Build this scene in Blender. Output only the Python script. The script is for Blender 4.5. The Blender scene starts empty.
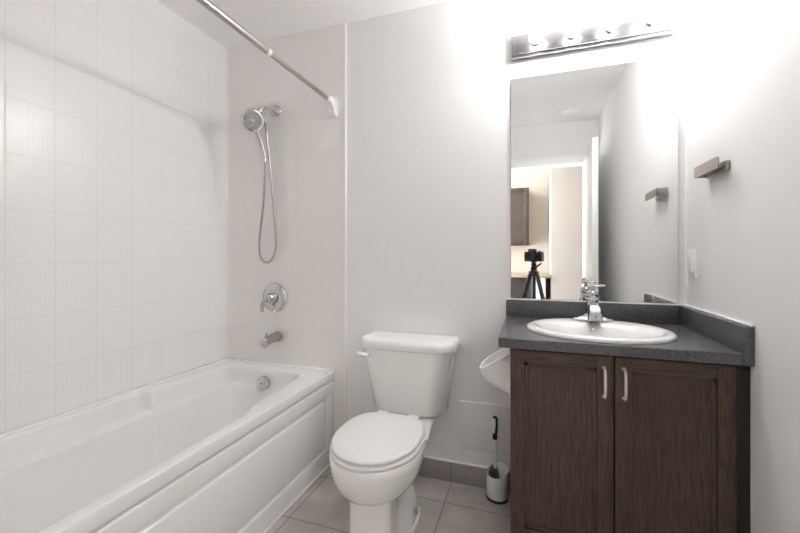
import bpy, bmesh, math, random
from mathutils import Vector, Matrix
random.seed(4)
PI = math.pi
scn = bpy.context.scene
COL = scn.collection

# ---------------------------------------------------------------- camera, world, light, exposure
YAW = math.atan(128 / 378.0)
cam_d = bpy.data.cameras.new('camera')
cam_d.sensor_width = 36.0
cam_d.lens = 378.0 / 800.0 * 36.0
cam_d.shift_y = -10.5 / 800.0
cam_d.clip_start = 0.02
cam = bpy.data.objects.new('camera', cam_d)
COL.objects.link(cam)
cam.location = (0, 0, 1.14)
cam.rotation_euler = (PI / 2, 0, YAW)
scn.camera = cam

world = bpy.data.worlds.new('closed_rooms')          # no sky reaches these inner rooms
scn.world = world
world.use_nodes = True
world.node_tree.nodes['Background'].inputs['Strength'].default_value = 0.0

BULB_WATTS = 4.6
HALL_FILL_WATTS = 14.0
# added area light, fills the bathroom softly from the unseen side of the hall
wl = bpy.data.lights.new('hall_fill_light', 'AREA'); wl.shape = 'RECTANGLE'; wl.size = 0.86; wl.size_y = 1.9
wl.energy = 56.0; wl.color = (0.96, 0.98, 1.0)
wlo = bpy.data.objects.new('hall_fill_light', wl); COL.objects.link(wlo)
wlo.location = (-1.318, -0.78, 1.2); wlo.rotation_euler = (PI / 2, 0, -PI / 2)
scn.view_settings.view_transform = 'Standard'
scn.view_settings.look = 'None'
scn.view_settings.exposure = 0.92
scn.view_settings.gamma = 1.0
scn.view_settings.use_curve_mapping = False
scn.cycles.max_bounces = 14
scn.cycles.diffuse_bounces = 10
scn.cycles.glossy_bounces = 6
scn.cycles.caustics_reflective = False
scn.cycles.caustics_refractive = False
scn.cycles.use_denoising = True
scn.cycles.sample_clamp_indirect = 8.0
scn.cycles.use_adaptive_sampling = False

# ---------------------------------------------------------------- materials
def new_mat(name):
    m = bpy.data.materials.new(name); m.use_nodes = True
    nt = m.node_tree
    return m, nt, nt.nodes['Principled BSDF']

def plain(name, color, rough=0.5, metal=0.0, bump=0.0, bscale=80, spec=0.5, coat=0.0):
    m, nt, b = new_mat(name)
    b.inputs['Base Color'].default_value = (*color, 1)
    b.inputs['Roughness'].default_value = rough
    b.inputs['Metallic'].default_value = metal
    b.inputs['Specular IOR Level'].default_value = spec
    b.inputs['Coat Weight'].default_value = coat
    if bump:
        n = nt.nodes.new('ShaderNodeTexNoise'); n.inputs['Scale'].default_value = bscale
        tc = nt.nodes.new('ShaderNodeTexCoord')
        bp = nt.nodes.new('ShaderNodeBump'); bp.inputs['Strength'].default_value = bump
        bp.inputs['Distance'].default_value = 0.002
        nt.links.new(tc.outputs['Object'], n.inputs['Vector'])
        nt.links.new(n.outputs['Fac'], bp.inputs['Height'])
        nt.links.new(bp.outputs['Normal'], b.inputs['Normal'])
    return m

def mnode(nt, op, a, b=None):
    n = nt.nodes.new('ShaderNodeMath'); n.operation = op
    for i, v in enumerate((a, b)):
        if v is None: continue
        if isinstance(v, (int, float)): n.inputs[i].default_value = v
        else: nt.links.new(v, n.inputs[i])
    return n.outputs[0]

def grout_mask(nt, coord, origin, pitch, width):
    """1 on the joint lines of one axis"""
    a = mnode(nt, 'SUBTRACT', coord, origin)
    a = mnode(nt, 'DIVIDE', a, pitch)
    f = mnode(nt, 'FRACT', a)
    f = mnode(nt, 'SUBTRACT', f, 0.5)
    f = mnode(nt, 'ABSOLUTE', f)                       # 0.5 on the line
    return mnode(nt, 'GREATER_THAN', f, 0.5 - width / pitch / 2)

def tile_mat(name, ax, ay, ox, oy, px, py, width, col, gcol, rough, ribs=0.0, mottle=0.0, rib_axis=None, depth=0.0015):
    m, nt, b = new_mat(name)
    geo = nt.nodes.new('ShaderNodeNewGeometry')
    sep = nt.nodes.new('ShaderNodeSeparateXYZ'); nt.links.new(geo.outputs['Position'], sep.inputs[0])
    u, v = sep.outputs[ax], sep.outputs[ay]
    g = mnode(nt, 'MAXIMUM', grout_mask(nt, u, ox, px, width), grout_mask(nt, v, oy, py, width))
    mix = nt.nodes.new('ShaderNodeMix'); mix.data_type = 'RGBA'
    nt.links.new(g, mix.inputs[0])
    mix.inputs[7].default_value = (*gcol, 1)
    if mottle:
        n = nt.nodes.new('ShaderNodeTexNoise'); n.inputs['Scale'].default_value = 5; n.inputs['Detail'].default_value = 6
        n.inputs['Roughness'].default_value = 0.65
        nt.links.new(geo.outputs['Position'], n.inputs['Vector'])
        cr = nt.nodes.new('ShaderNodeValToRGB')
        cr.color_ramp.elements[0].position = 0.3; cr.color_ramp.elements[1].position = 0.7
        cr.color_ramp.elements[0].color = (*[c * (1 - mottle) for c in col], 1)
        cr.color_ramp.elements[1].color = (*[c * (1 + mottle) for c in col], 1)
        nt.links.new(n.outputs['Fac'], cr.inputs[0]); nt.links.new(cr.outputs[0], mix.inputs[6])
    else:
        mix.inputs[6].default_value = (*col, 1)
    nt.links.new(mix.outputs[2], b.inputs['Base Color'])
    r = mnode(nt, 'MULTIPLY', g, 0.45); r = mnode(nt, 'ADD', r, rough)
    nt.links.new(r, b.inputs['Roughness'])
    h = mnode(nt, 'MULTIPLY', g, -1.0)
    if ribs:
        c = sep.outputs[rib_axis]
        nz = nt.nodes.new('ShaderNodeTexNoise'); nz.inputs['Scale'].default_value = 6
        mp = nt.nodes.new('ShaderNodeMapping'); mp.inputs['Scale'].default_value = (9, 9, 0.6)
        nt.links.new(geo.outputs['Position'], mp.inputs['Vector']); nt.links.new(mp.outputs[0], nz.inputs['Vector'])
        w = mnode(nt, 'MULTIPLY', c, 2 * PI / 0.0152)
        nzm = mnode(nt, 'MULTIPLY', nz.outputs['Fac'], 5.0)
        w = mnode(nt, 'ADD', w, nzm)
        s = mnode(nt, 'SINE', w)
        s = mnode(nt, 'MULTIPLY', s, ribs)
        h = mnode(nt, 'ADD', h, s)
    bp = nt.nodes.new('ShaderNodeBump'); bp.inputs['Strength'].default_value = 0.5
    bp.inputs['Distance'].default_value = depth
    nt.links.new(h, bp.inputs['Height']); nt.links.new(bp.outputs['Normal'], b.inputs['Normal'])
    return m

def wood(name, scale, c0, c1):
    m, nt, b = new_mat(name)
    tc = nt.nodes.new('ShaderNodeNewGeometry')
    mp = nt.nodes.new('ShaderNodeMapping'); mp.inputs['Scale'].default_value = scale
    nt.links.new(tc.outputs['Position'], mp.inputs['Vector'])
    n = nt.nodes.new('ShaderNodeTexNoise'); n.inputs['Scale'].default_value = 1.0
    n.inputs['Detail'].default_value = 7; n.inputs['Roughness'].default_value = 0.7; n.inputs['Distortion'].default_value = 0.4
    nt.links.new(mp.outputs[0], n.inputs['Vector'])
    cr = nt.nodes.new('ShaderNodeValToRGB')
    cr.color_ramp.elements[0].position = 0.36; cr.color_ramp.elements[1].position = 0.66
    cr.color_ramp.elements[0].color = (*c0, 1); cr.color_ramp.elements[1].color = (*c1, 1)
    nt.links.new(n.outputs['Fac'], cr.inputs[0]); nt.links.new(cr.outputs[0], b.inputs['Base Color'])
    b.inputs['Roughness'].default_value = 0.42
    bp = nt.nodes.new('ShaderNodeBump'); bp.inputs['Strength'].default_value = 0.25; bp.inputs['Distance'].default_value = 0.001
    nt.links.new(n.outputs['Fac'], bp.inputs['Height']); nt.links.new(bp.outputs['Normal'], b.inputs['Normal'])
    return m

def speckle(name, c0, c1, rough):
    m, nt, b = new_mat(name)
    tc = nt.nodes.new('ShaderNodeNewGeometry')
    n = nt.nodes.new('ShaderNodeTexNoise'); n.inputs['Scale'].default_value = 260; n.inputs['Detail'].default_value = 5
    n.inputs['Roughness'].default_value = 0.75
    nt.links.new(tc.outputs['Position'], n.inputs['Vector'])
    cr = nt.nodes.new('ShaderNodeValToRGB')
    cr.color_ramp.elements[0].position = 0.35; cr.color_ramp.elements[1].position = 0.68
    cr.color_ramp.elements[0].color = (*c0, 1); cr.color_ramp.elements[1].color = (*c1, 1)
    nt.links.new(n.outputs['Fac'], cr.inputs[0]); nt.links.new(cr.outputs[0], b.inputs['Base Color'])
    b.inputs['Roughness'].default_value = rough
    return m

def emit(name, color, strength):
    m, nt, b = new_mat(name)
    b.inputs['Base Color'].default_value = (0.9, 0.9, 0.9, 1)
    b.inputs['Emission Color'].default_value = (*color, 1)
    b.inputs['Emission Strength'].default_value = strength
    return m

M = {}
M['paint'] = plain('wall_paint', (0.83, 0.826, 0.822), 0.6, bump=0.06, bscale=250, spec=0.3)
M['ceil'] = plain('ceiling_paint', (0.91, 0.906, 0.904), 0.8, spec=0.2)
M['trim'] = plain('white_trim', (0.90, 0.895, 0.885), 0.35)
TC, GC = (0.89, 0.885, 0.882), (0.805, 0.797, 0.79)
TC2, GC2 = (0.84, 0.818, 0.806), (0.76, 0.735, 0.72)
M['tile_left'] = tile_mat('left_wall_tile', 1, 2, 1.9, 0.5, 0.1524, 0.2032, 0.004, TC, GC, 0.27, ribs=0.10, rib_axis=1, depth=0.0012)
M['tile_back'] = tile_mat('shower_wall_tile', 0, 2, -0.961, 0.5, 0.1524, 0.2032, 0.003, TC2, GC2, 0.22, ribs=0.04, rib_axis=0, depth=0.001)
M['floor'] = tile_mat('floor_tile', 0, 1, -0.365, 1.722, 0.62, 0.316, 0.005, (0.50, 0.47, 0.445), (0.26, 0.245, 0.235), 0.38, mottle=0.2)
M['base_tile'] = tile_mat('baseboard_tile', 0, 2, -0.37, -1.0, 0.31, 5.0, 0.004, (0.34, 0.315, 0.295), (0.15, 0.14, 0.135), 0.42, mottle=0.12)
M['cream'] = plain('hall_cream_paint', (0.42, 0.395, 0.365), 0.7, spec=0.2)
M['beige'] = plain('hall_paint', (0.62, 0.55, 0.475), 0.7, spec=0.2)
M['china'] = plain('white_porcelain', (0.88, 0.872, 0.86), 0.12, spec=0.5, coat=0.3)
M['acrylic'] = plain('tub_acrylic', (0.87, 0.868, 0.858), 0.16, spec=0.5)
M['plastic'] = plain('white_plastic', (0.86, 0.855, 0.85), 0.35)
M['chrome'] = plain('chrome', (0.60, 0.60, 0.61), 0.08, metal=1)
M['satin'] = plain('satin_nickel', (0.42, 0.38, 0.355), 0.28, metal=1)
M['pewter'] = plain('brushed_rod_metal', (0.48, 0.45, 0.43), 0.3, metal=1)
M['spout'] = plain('dull_nickel', (0.44, 0.40, 0.38), 0.3, metal=1)
M['nickel'] = plain('pale_nickel', (0.85, 0.80, 0.74), 0.3, metal=0.8)
M['mirror'] = plain('mirror_glass', (0.93, 0.935, 0.93), 0.0, metal=1)
M['mirror_edge'] = plain('mirror_edge', (0.35, 0.36, 0.35), 0.3)
WC0, WC1 = (0.029, 0.0165, 0.0108), (0.116, 0.073, 0.049)
M['wood_kitchen'] = wood('kitchen_wood', (150, 150, 9), (0.020, 0.013, 0.010), (0.050, 0.035, 0.027))
M['wood_v'] = wood('dark_wood_upright', (230, 230, 13), WC0, WC1)
M['wood_dark'] = wood('darker_wood', (230, 230, 13), (0.010, 0.007, 0.005), (0.026, 0.019, 0.014))  # filler strip tone, darker than the door wood
M['wood_h'] = wood('dark_wood_level', (9, 170, 170), WC0, WC1)
M['gap'] = plain('cabinet_gap', (0.02, 0.015, 0.012), 0.7)
M['laminate'] = speckle('charcoal_laminate', (0.045, 0.045, 0.050), (0.172, 0.171, 0.188), 0.25)
M['black'] = plain('black_plastic', (0.012, 0.012, 0.013), 0.4)
M['glass_dark'] = plain('lens_glass', (0.01, 0.01, 0.02), 0.05)
M['bristle'] = plain('brown_bristles', (0.09, 0.07, 0.05), 0.9)
M['grey'] = plain('grey_rubber', (0.35, 0.34, 0.33), 0.5)
def frosted_bulb():
    m = bpy.data.materials.new('lit_bulb_glass'); m.use_nodes = True; nt = m.node_tree; nt.nodes.clear()
    o = nt.nodes.new('ShaderNodeOutputMaterial'); mx = nt.nodes.new('ShaderNodeMixShader'); mx.inputs[0].default_value = 0.35
    t = nt.nodes.new('ShaderNodeBsdfTransparent'); e = nt.nodes.new('ShaderNodeEmission')
    e.inputs['Color'].default_value = (1, 0.99, 0.975, 1); e.inputs['Strength'].default_value = 9.0
    nt.links.new(t.outputs[0], mx.inputs[1]); nt.links.new(e.outputs[0], mx.inputs[2]); nt.links.new(mx.outputs[0], o.inputs[0])
    m.cycles.emission_sampling = 'NONE'
    return m
M['bulb'] = frosted_bulb()
M['lamp'] = M['bulb']
M['kitchen_top'] = plain('kitchen_counter', (0.32, 0.26, 0.20), 0.3)
M['plate'] = plain('brushed_plate', (0.36, 0.355, 0.37), 0.22, metal=1)

# ---------------------------------------------------------------- mesh helpers
class MB:
    def __init__(s): s.v = []; s.f = []; s.m = []
    def add(s, verts, faces, mat=0):
        o = len(s.v); s.v += [tuple(p) for p in verts]
        for f in faces: s.f.append([i + o for i in f]); s.m.append(mat)
        return s
    def box(s, x0, x1, y0, y1, z0, z1, bev=0.0, seg=2, mat=0, xf=None):
        bm = bmesh.new(); bmesh.ops.create_cube(bm, size=1)
        for v in bm.verts:
            v.co = Vector(((x0 + x1) / 2 + v.co.x * (x1 - x0), (y0 + y1) / 2 + v.co.y * (y1 - y0), (z0 + z1) / 2 + v.co.z * (z1 - z0)))
        if bev: bmesh.ops.bevel(bm, geom=list(bm.edges), offset=bev, segments=seg, profile=0.5, affect='EDGES')
        bm.verts.index_update()
        s.add([(xf @ v.co if xf else v.co) for v in bm.verts], [[v.index for v in f.verts] for f in bm.faces], mat)
        bm.free(); return s
    def loft(s, loops, cap0=True, cap1=True, closed=True, mat=0):
        n = len(loops[0]); vs = [p for l in loops for p in l]; fs = []
        for k in range(len(loops) - 1):
            for i in range(n if closed else n - 1):
                j = (i + 1) % n
                fs.append([k * n + i, k * n + j, (k + 1) * n + j, (k + 1) * n + i])
        if cap0: fs.append(list(range(n))[::-1])
        if cap1: fs.append([(len(loops) - 1) * n + i for i in range(n)])
        return s.add(vs, fs, mat)
    def lathe(s, prof, origin, axis=(0, 0, 1), seg=32, mat=0):
        a = Vector(axis).normalized(); q = a.to_track_quat('Z', 'Y').to_matrix(); o = Vector(origin)
        loops = [[o + q @ Vector((max(r, 1e-5) * math.cos(2 * PI * i / seg), max(r, 1e-5) * math.sin(2 * PI * i / seg), h)) for i in range(seg)] for r, h in prof]
        return s.loft(loops, mat=mat)
    def tube(s, pts, rad, seg=12, mat=0):
        pts = [Vector(p) for p in pts]
        if not hasattr(rad, '__len__'): rad = [rad] * len(pts)
        t0 = (pts[1] - pts[0]).normalized()
        nrm = t0.orthogonal().normalized(); loops = []
        for i, p in enumerate(pts):
            t = (pts[min(i + 1, len(pts) - 1)] - pts[max(i - 1, 0)]).normalized()
            nrm = (nrm - t * nrm.dot(t)).normalized(); b = t.cross(nrm)
            loops.append([p + (nrm * math.cos(2 * PI * k / seg) + b * math.sin(2 * PI * k / seg)) * rad[i] for k in range(seg)])
        return s.loft(loops, mat=mat)
    def sphere(s, c, r, seg=24, rings=12, sc=(1, 1, 1), mat=0):
        loops = []
        for k in range(rings + 1):
            a = PI * k / rings; rr = max(r * math.sin(a), 1e-5); z = -r * math.cos(a)
            loops.append([(c[0] + rr * math.cos(2 * PI * i / seg) * sc[0], c[1] + rr * math.sin(2 * PI * i / seg) * sc[1], c[2] + z * sc[2]) for i in range(seg)])
        return s.loft(loops, mat=mat)
    def build(s, name, mats, parent=None, smooth=True, angle=38):
        if not isinstance(mats, (list, tuple)): mats = [mats]
        root = parent
        while root is not None and root.parent is not None: root = root.parent
        if root is None:
            xs, ys, zs = zip(*s.v)
            loc = Vector(((min(xs) + max(xs)) / 2, (min(ys) + max(ys)) / 2, min(zs)))
        else:
            loc = root.location.copy()
        me = bpy.data.meshes.new(name)
        me.from_pydata([Vector(p) - loc for p in s.v], [], s.f)
        bm = bmesh.new(); bm.from_mesh(me)
        bmesh.ops.recalc_face_normals(bm, faces=bm.faces); bm.to_mesh(me); bm.free()
        for m in mats: me.materials.append(m)
        for p, mi in zip(me.polygons, s.m): p.material_index = mi
        if smooth:
            me.polygons.foreach_set('use_smooth', [True] * len(me.polygons))
            me.set_sharp_from_angle(angle=math.radians(angle))
        me.update()
        o = bpy.data.objects.new(name, me); COL.objects.link(o)
        if parent is None: o.location = loc
        else: o.parent = parent
        return o

def tag(o, label, cat, group=None):
    o['label'] = label; o['category'] = cat
    if group: o['group'] = group
    return o
def thing(name, loc, label, cat, group=None):
    o = bpy.data.objects.new(name, None); COL.objects.link(o); o.location = loc
    o.empty_display_size = 0.05
    return tag(o, label, cat, group)
def struct(o):
    o['kind'] = 'structure'; return o
def interp(pts, n=10):
    """Catmull-Rom through points"""
    P = [Vector(p) for p in pts]; P = [2 * P[0] - P[1]] + P + [2 * P[-1] - P[-2]]; out = []
    for i in range(1, len(P) - 2):
        for k in range(n):
            t = k / n; a, b, c, d = P[i - 1], P[i], P[i + 1], P[i + 2]
            out.append(0.5 * (2 * b + (c - a) * t + (2 * a - 5 * b + 4 * c - d) * t * t + (3 * b - a - 3 * c + d) * t ** 3))
    out.append(P[-2]); return out

# ================================================================ THE ROOM
XL, XR, YB, ZC = -1.783, 0.631, 1.9, 2.437
YD = -0.2                  # wall with the doorway, behind the camera
struct(MB().box(-2.6, 1.4, -2.6, 2.05, -0.1, 0).build('floor', M['floor'], smooth=False))
struct(MB().box(-1.9, 0.75, -0.32, 2.05, ZC, ZC + 0.1).build('ceiling', M['ceil'], smooth=False))
struct(MB().box(XL - 0.12, XR + 0.12, YB, YB + 0.15, 0, ZC).build('wall_back', M['paint'], smooth=False))
struct(MB().box(XL - 0.12, XL, 0.26, YB, 0, ZC).build('wall_left', M['tile_left'], smooth=False))
struct(MB().box(XR, XR + 0.12, YD - 0.12, YB, 0, ZC).build('wall_right', M['paint'], smooth=False))
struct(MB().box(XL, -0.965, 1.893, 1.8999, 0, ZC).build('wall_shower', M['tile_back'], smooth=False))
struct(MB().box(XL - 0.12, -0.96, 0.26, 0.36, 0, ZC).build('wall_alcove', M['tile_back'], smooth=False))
struct(MB().box(-1.08, -0.96, YD - 0.12, 0.26, 0, ZC).build('wall_side', M['paint'], smooth=False))
OX0, OX1, OZ = -0.34, 0.51, 2.03
wd = MB()
wd.box(-1.08, OX0, YD - 0.12, YD, 0, ZC); wd.box(OX1, XR, YD - 0.12, YD, 0, ZC); wd.box(OX0, OX1, YD - 0.12, YD, OZ, ZC)
struct(wd.build('wall_front', M['paint'], smooth=False))
# tile edge strip, caulk lines, baseboard
struct(MB().box(-0.966, -0.957, 1.889, 1.8999, 0, ZC, 0.002).build('trim_1', M['trim']))
struct(MB().box(XL, XL + 0.008, 1.885, 1.8935, 0.5, ZC, 0.002).build('trim_2', M['trim']))
struct(MB().box(-0.957, -0.062, 1.889, 1.8999, 0, 0.098, 0.001).build('baseboard_back', M['base_tile']))
struct(MB().box(-0.957, -0.062, 1.887, 1.8999, 0.098, 0.105, 0.002).build('trim_3', M['trim']))
struct(MB().box(-1.03, -1.021, 0.38, 1.893, 0, 0.008, 0.003).build('trim_4', M['trim']))
cs = MB()
cs.box(OX0 - 0.07, OX0, YD, YD + 0.016, 0, OZ + 0.08, 0.003)
cs.box(OX1, OX1 + 0.07, YD, YD + 0.016, 0, OZ + 0.08, 0.003)
cs.box(OX0 - 0.07, OX1 + 0.07, YD, YD + 0.019, OZ, OZ + 0.08, 0.004)
struct(cs.build('trim_5', M['trim']))
# door leaf standing open
hx, hy, fx, fy = 0.497, -0.195, 0.452, 0.66
ang = math.atan2(fy - hy, fx - hx)
L = math.hypot(fx - hx, fy - hy)
xf = Matrix.Translation((hx, hy, 0)) @ Matrix.Rotation(ang, 4, 'Z')
d1 = struct(MB().box(0, L, -0.042, 0, 0.01, 2.025, 0.003, xf=xf).build('door_1', M['trim']))
kn = MB()
p0 = xf @ Vector((L - 0.06, 0.0, 0.95)); ax = (xf.to_3x3() @ Vector((0, 1, 0)))
kn.lathe([(0.026, 0), (0.026, 0.006), (0.010, 0.008), (0.010, 0.035), (0.024, 0.042), (0.026, 0.055), (0.018, 0.064), (0, 0.066)], p0, ax, 20)
kn.build('door_knob', M['satin'], d1)
# hall seen through the doorway, in the mirror
struct(MB().box(-2.6, 0.27, -2.0, -1.88, 0, ZC).build('wall_kitchen', M['beige'], smooth=False))
struct(MB().box(0.27, 1.4, -1.9, -1.24, 0, ZC).build('wall_hall', M['cream'], smooth=False))
struct(MB().box(1.3, 1.4, -1.24, -0.32, 0, ZC).build('wall_hall_side', M['beige'], smooth=False))
struct(MB().box(-1.45, -1.33, -1.88, -0.2, 0, ZC).build('wall_hall_left', M['beige'], smooth=False))
struct(MB().box(-1.33, -1.08, -0.32, -0.2, 0, ZC).build('wall_hall_end', M['beige'], smooth=False))
struct(MB().box(-1.45, 1.4, -2.0, -0.32, ZC, ZC + 0.1).build('ceiling_hall', M['ceil'], smooth=False))

wf = MB()
wf.box(-1.33, -1.305, -1.24, -1.21, 0.22, 2.18, 0.003); wf.box(-1.33, -1.305, -0.35, -0.322, 0.22, 2.18, 0.003)
wf.box(-1.33, -1.305, -1.21, -0.35, 0.22, 0.25, 0.003); wf.box(-1.33, -1.305, -1.21, -0.35, 2.15, 2.18, 0.003)
struct(wf.build('fill_light_frame', M['trim']))  # made-up window frame around the added area light, out of view

# ================================================================ BATHTUB
tub = thing('bathtub', (-1.405, 1.14, 0), 'white alcove bathtub with panelled front along the tiled left wall', 'bathtub')
ZR = 0.5
def rnd(poly, r, n=8):
    out = []
    for i, p in enumerate(poly):
        p = Vector((p[0], p[1])); a = Vector(poly[i - 1][:2]); b = Vector(poly[(i + 1) % len(poly)][:2]); rr = poly[i][2] if len(poly[i]) > 2 else r
        da = (a - p); db = (b - p); rr = min(rr, da.length * 0.48, db.length * 0.48)
        s0 = p + da.normalized() * rr; s1 = p + db.normalized() * rr
        for k in range(n + 1):
            t = k / n; out.append(s0 * (1 - t) ** 2 + p * 2 * t * (1 - t) + s1 * t * t)
    return out
inner = rnd([(-1.738, 0.46, 0.12), (-1.738, 1.293, 0.012), (-1.690, 1.318, 0.012), (-1.665, 1.795, 0.08), (-1.165, 1.79, 0.10), (-1.125, 1.33, 0.03), (-1.088, 1.255, 0.03), (-1.088, 0.46, 0.12)], 0.1, 8)
# resample evenly
def resample(pl, n):
    P = [Vector((p.x, p.y)) for p in pl]; P.append(P[0]); ds = [0]
    for i in range(len(P) - 1): ds.append(ds[-1] + (P[i + 1] - P[i]).length)
    out = []; k = 0
    for i in range(n):
        s = ds[-1] * i / n
        while ds[k + 1] < s: k += 1
        t = (s - ds[k]) / max(ds[k + 1] - ds[k], 1e-9); out.append(P[k].lerp(P[k + 1], t))
    return out
NT = 360
cont = resample(inner, NT)
cen = Vector((-1.41, 1.13))
nrms = []
for i in range(NT):
    t = cont[(i + 3) % NT] - cont[i - 3]; n = Vector((-t.y, t.x)).normalized()
    if n.dot(cen - cont[i]) < 0: n = -n
    if cont[i].x < -1.6 and 0.6 < cont[i].y < 1.7: n = Vector((1, 0))
    if cont[i].x > -1.2 and 0.6 < cont[i].y < 1.68: n = Vector((-1, 0))
    nrms.append(n)
def ss(a, b, x):
    t = max(0, min(1, (x - a) / (b - a))); return t * t * (3 - 2 * t)
BC = Vector((-1.405, 1.17)); BHX, BHY = 0.215, 0.50
def bottom_pt(p):
    d = p - BC; e = 5.0
    k = (abs(d.x / BHX) ** e + abs(d.y / BHY) ** e) ** (-1 / e)
    return BC + d * k
levels = [(ZR, -0.012, 0), (ZR - 0.003, -0.005, 0), (ZR - 0.010, 0.0, 0), (0.47, 0.004, 0), (0.43, 0.009, 0), (0.414, 0.012, 0), (0.408, 0.014, 0.0), (0.403, 0.016, 0.0), (0.399, 0.018, 0.0), (0.394, 0.02, 0.01),
          (0.36, 0.022, 0.08), (0.30, 0.022, 0.20), (0.23, 0.022, 0.36), (0.18, 0.022, 0.52), (0.15, 0.022, 0.68), (0.133, 0.022, 0.84), (0.126, 0.022, 1.0)]
loops = []
for z, off, g in levels:
    lp = []
    for i in range(NT):
        p = cont[i]; q = p + nrms[i] * off
        if p.x < -1.6 and p.y < 1.32 and off > 0:                 # arm rest ledge cut into the wall side
            wy = ss(0.48, 0.85, p.y) * ss(0.413, 0.398, z)
            q.x = max(q.x, q.x * (1 - wy) + (-1.672 - (1.318 - p.y) * 0.015) * wy)
        elif p.x < -1.6 and 1.32 <= p.y < 1.7 and off > 0:
            q.x = -1.69 + (p.y - 1.318) * 0.05 + off
        q = q.lerp(bottom_pt(p), g)
        lp.append((q.x, q.y, z))
    loops.append(lp)
for k_, z in ((0.8, 0.1245), (0.4, 0.1235), (0.02, 0.123)):
    loops.append([(BC.x + (bottom_pt(p) - BC).x * k_, BC.y + (bottom_pt(p) - BC).y * k_, z) for p in cont])
sh = MB()
OUT = rnd([(-1.781, 0.365, 0.004), (-1.781, 1.891, 0.004), (-1.028, 1.891, 0.006), (-1.028, 0.365, 0.006)], 0.01, 2)
def ray_out(p, n):
    """outer rim point for an inner contour point"""
    best = None
    d = -n; t = []
    if d.x > 1e-6: t.append((-1.034 - p.x) / d.x)
    if d.x < -1e-6: t.append((-1.781 - p.x) / d.x)
    if d.y > 1e-6: t.append((1.891 - p.y) / d.y)
    if d.y < -1e-6: t.append((0.365 - p.y) / d.y)
    return p + d * min(t)
outer = [ray_out(cont[i], nrms[i]) for i in range(NT)]
# put outer corners exactly on the corner
for c in ((-1.781, 1.891), (-1.034, 1.891), (-1.034, 0.365), (-1.781, 0.365)):
    c = Vector(c); k = min(range(NT), key=lambda i: (outer[i] - c).length); outer[k] = c
rim = [[(p.x, p.y, ZR) for p in outer]]
low = [[(p.x, p.y, ZR - 0.03) for p in outer]]
sh.loft(low + rim + loops, cap0=False, cap1=True)
# lip along the front and low upstand against the walls
sh.box(-1.05, -1.028, 0.365, 1.891, 0.452, ZR + 0.0005, 0.006, 3)
sh.box(-1.781, -1.752, 0.365, 1.891, ZR - 0.005, ZR + 0.008, 0.004, 2)
sh.box(-1.781, -1.05, 1.870, 1.891, ZR - 0.005, ZR + 0.008, 0.004, 2)
shell = sh.build('tub_shell', M['acrylic'], tub, angle=50)
ap = MB()
ap.box(-1.09, -1.044, 0.367, 1.891, 0, 0.47)
ap.box(-1.06, -1.031, 0.367, 1.891, 0.372, 0.441, 0.007, 3)
ap.box(-1.06, -1.031, 0.367, 1.891, 0, 0.092, 0.006, 3)
ap.box(-1.06, -1.0315, 1.815, 1.8905, 0.05, 0.43, 0.006, 3)
ap.box(-1.06, -1.0315, 0.3675, 0.44, 0.05, 0.43, 0.006, 3)
ap.box(-1.06, -1.031, 0.455, 1.80, 0.107, 0.357, 0.008, 3)
ap.build('front_panel', M['acrylic'], tub)
ov = MB(); nv = Vector((0, -1, 0.12)).normalized()
oc = Vector((-1.412, 1.768, 0.425))
ov.lathe([(0.038, -0.01), (0.040, 0.004), (0.037, 0.010), (0.028, 0.013), (0.006, 0.014), (0.006, 0.010), (0, 0.010)], oc, nv, 32)
op = ov.build('overflow_plate', M['chrome'], tub); op['label'] = 'round chrome overflow plate'
b = MB(); b.lathe([(0.005, 0.0), (0.005, 0.013), (0, 0.0145)], oc, nv, 12); b.build('screw', M['grey'], op)

# ================================================================ SHOWER FITTINGS
# rod
rod = thing('shower_curtain_rod', (-1.043, 1.893, 1.92), 'brushed metal shower curtain rod spanning above the bathtub, no curtain', 'curtain rod')
RZ = 2.005
r1 = MB(); r1.lathe([(0.0115, 0), (0.0115, 0.55)], (-1.043, 1.86, RZ), (0, -1, 0), 24); r1.build('inner_tube', M['pewter'], rod)
r2 = MB(); r2.lathe([(0.0135, 0), (0.0135, 0.93)], (-1.043, 1.335, RZ), (0, -1, 0), 24); r2.build('outer_tube', M['pewter'], rod)
r3 = MB(); r3.lathe([(0.0125, 0), (0.0165, 0.004), (0.0165, 0.014), (0.0145, 0.022)], (-1.043, 1.35, RZ), (0, -1, 0), 24); r3.build('joint_ring', M['plastic'], rod)['label'] = 'white plastic joint ring'
def rod_end(y, s):
    e = MB()
    e.box(-1.076, -1.010, min(y, y + s * 0.012), max(y, y + s * 0.012), 1.918, 2.03, 0.005, 3)
    e.loft([[(-1.043 + 0.027 * a, y + s * 0.01, RZ - 0.03 + 0.045 * b_ - 0.012) for a, b_ in ((-1, -1), (1, -1), (1, 1), (-1, 1))],
            [(-1.043 + 0.020 * a, y + s * 0.03, RZ + 0.024 * b_ - 0.006) for a, b_ in ((-1, -1), (1, -1), (1, 1), (-1, 1))],
            [(-1.043 + 0.014 * a, y + s * 0.045, RZ + 0.014 * b_) for a, b_ in ((-1, -1), (1, -1), (1, 1), (-1, 1))]])
    e.lathe([(0.0165, 0.02), (0.0175, 0.04), (0.0165, 0.06), (0.0125, 0.064)], (-1.043, y, RZ), (0, s, 0), 24)
    e.box(-1.064, -1.022, min(y, y + s * 0.022), max(y, y + s * 0.022), 1.935, RZ, 0.006, 3)
    o = e.build('end_bracket', M['plastic'], rod); o['label'] = 'white plastic end bracket'
rod_end(1.893, -1); rod_end(0.36, 1)

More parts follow.
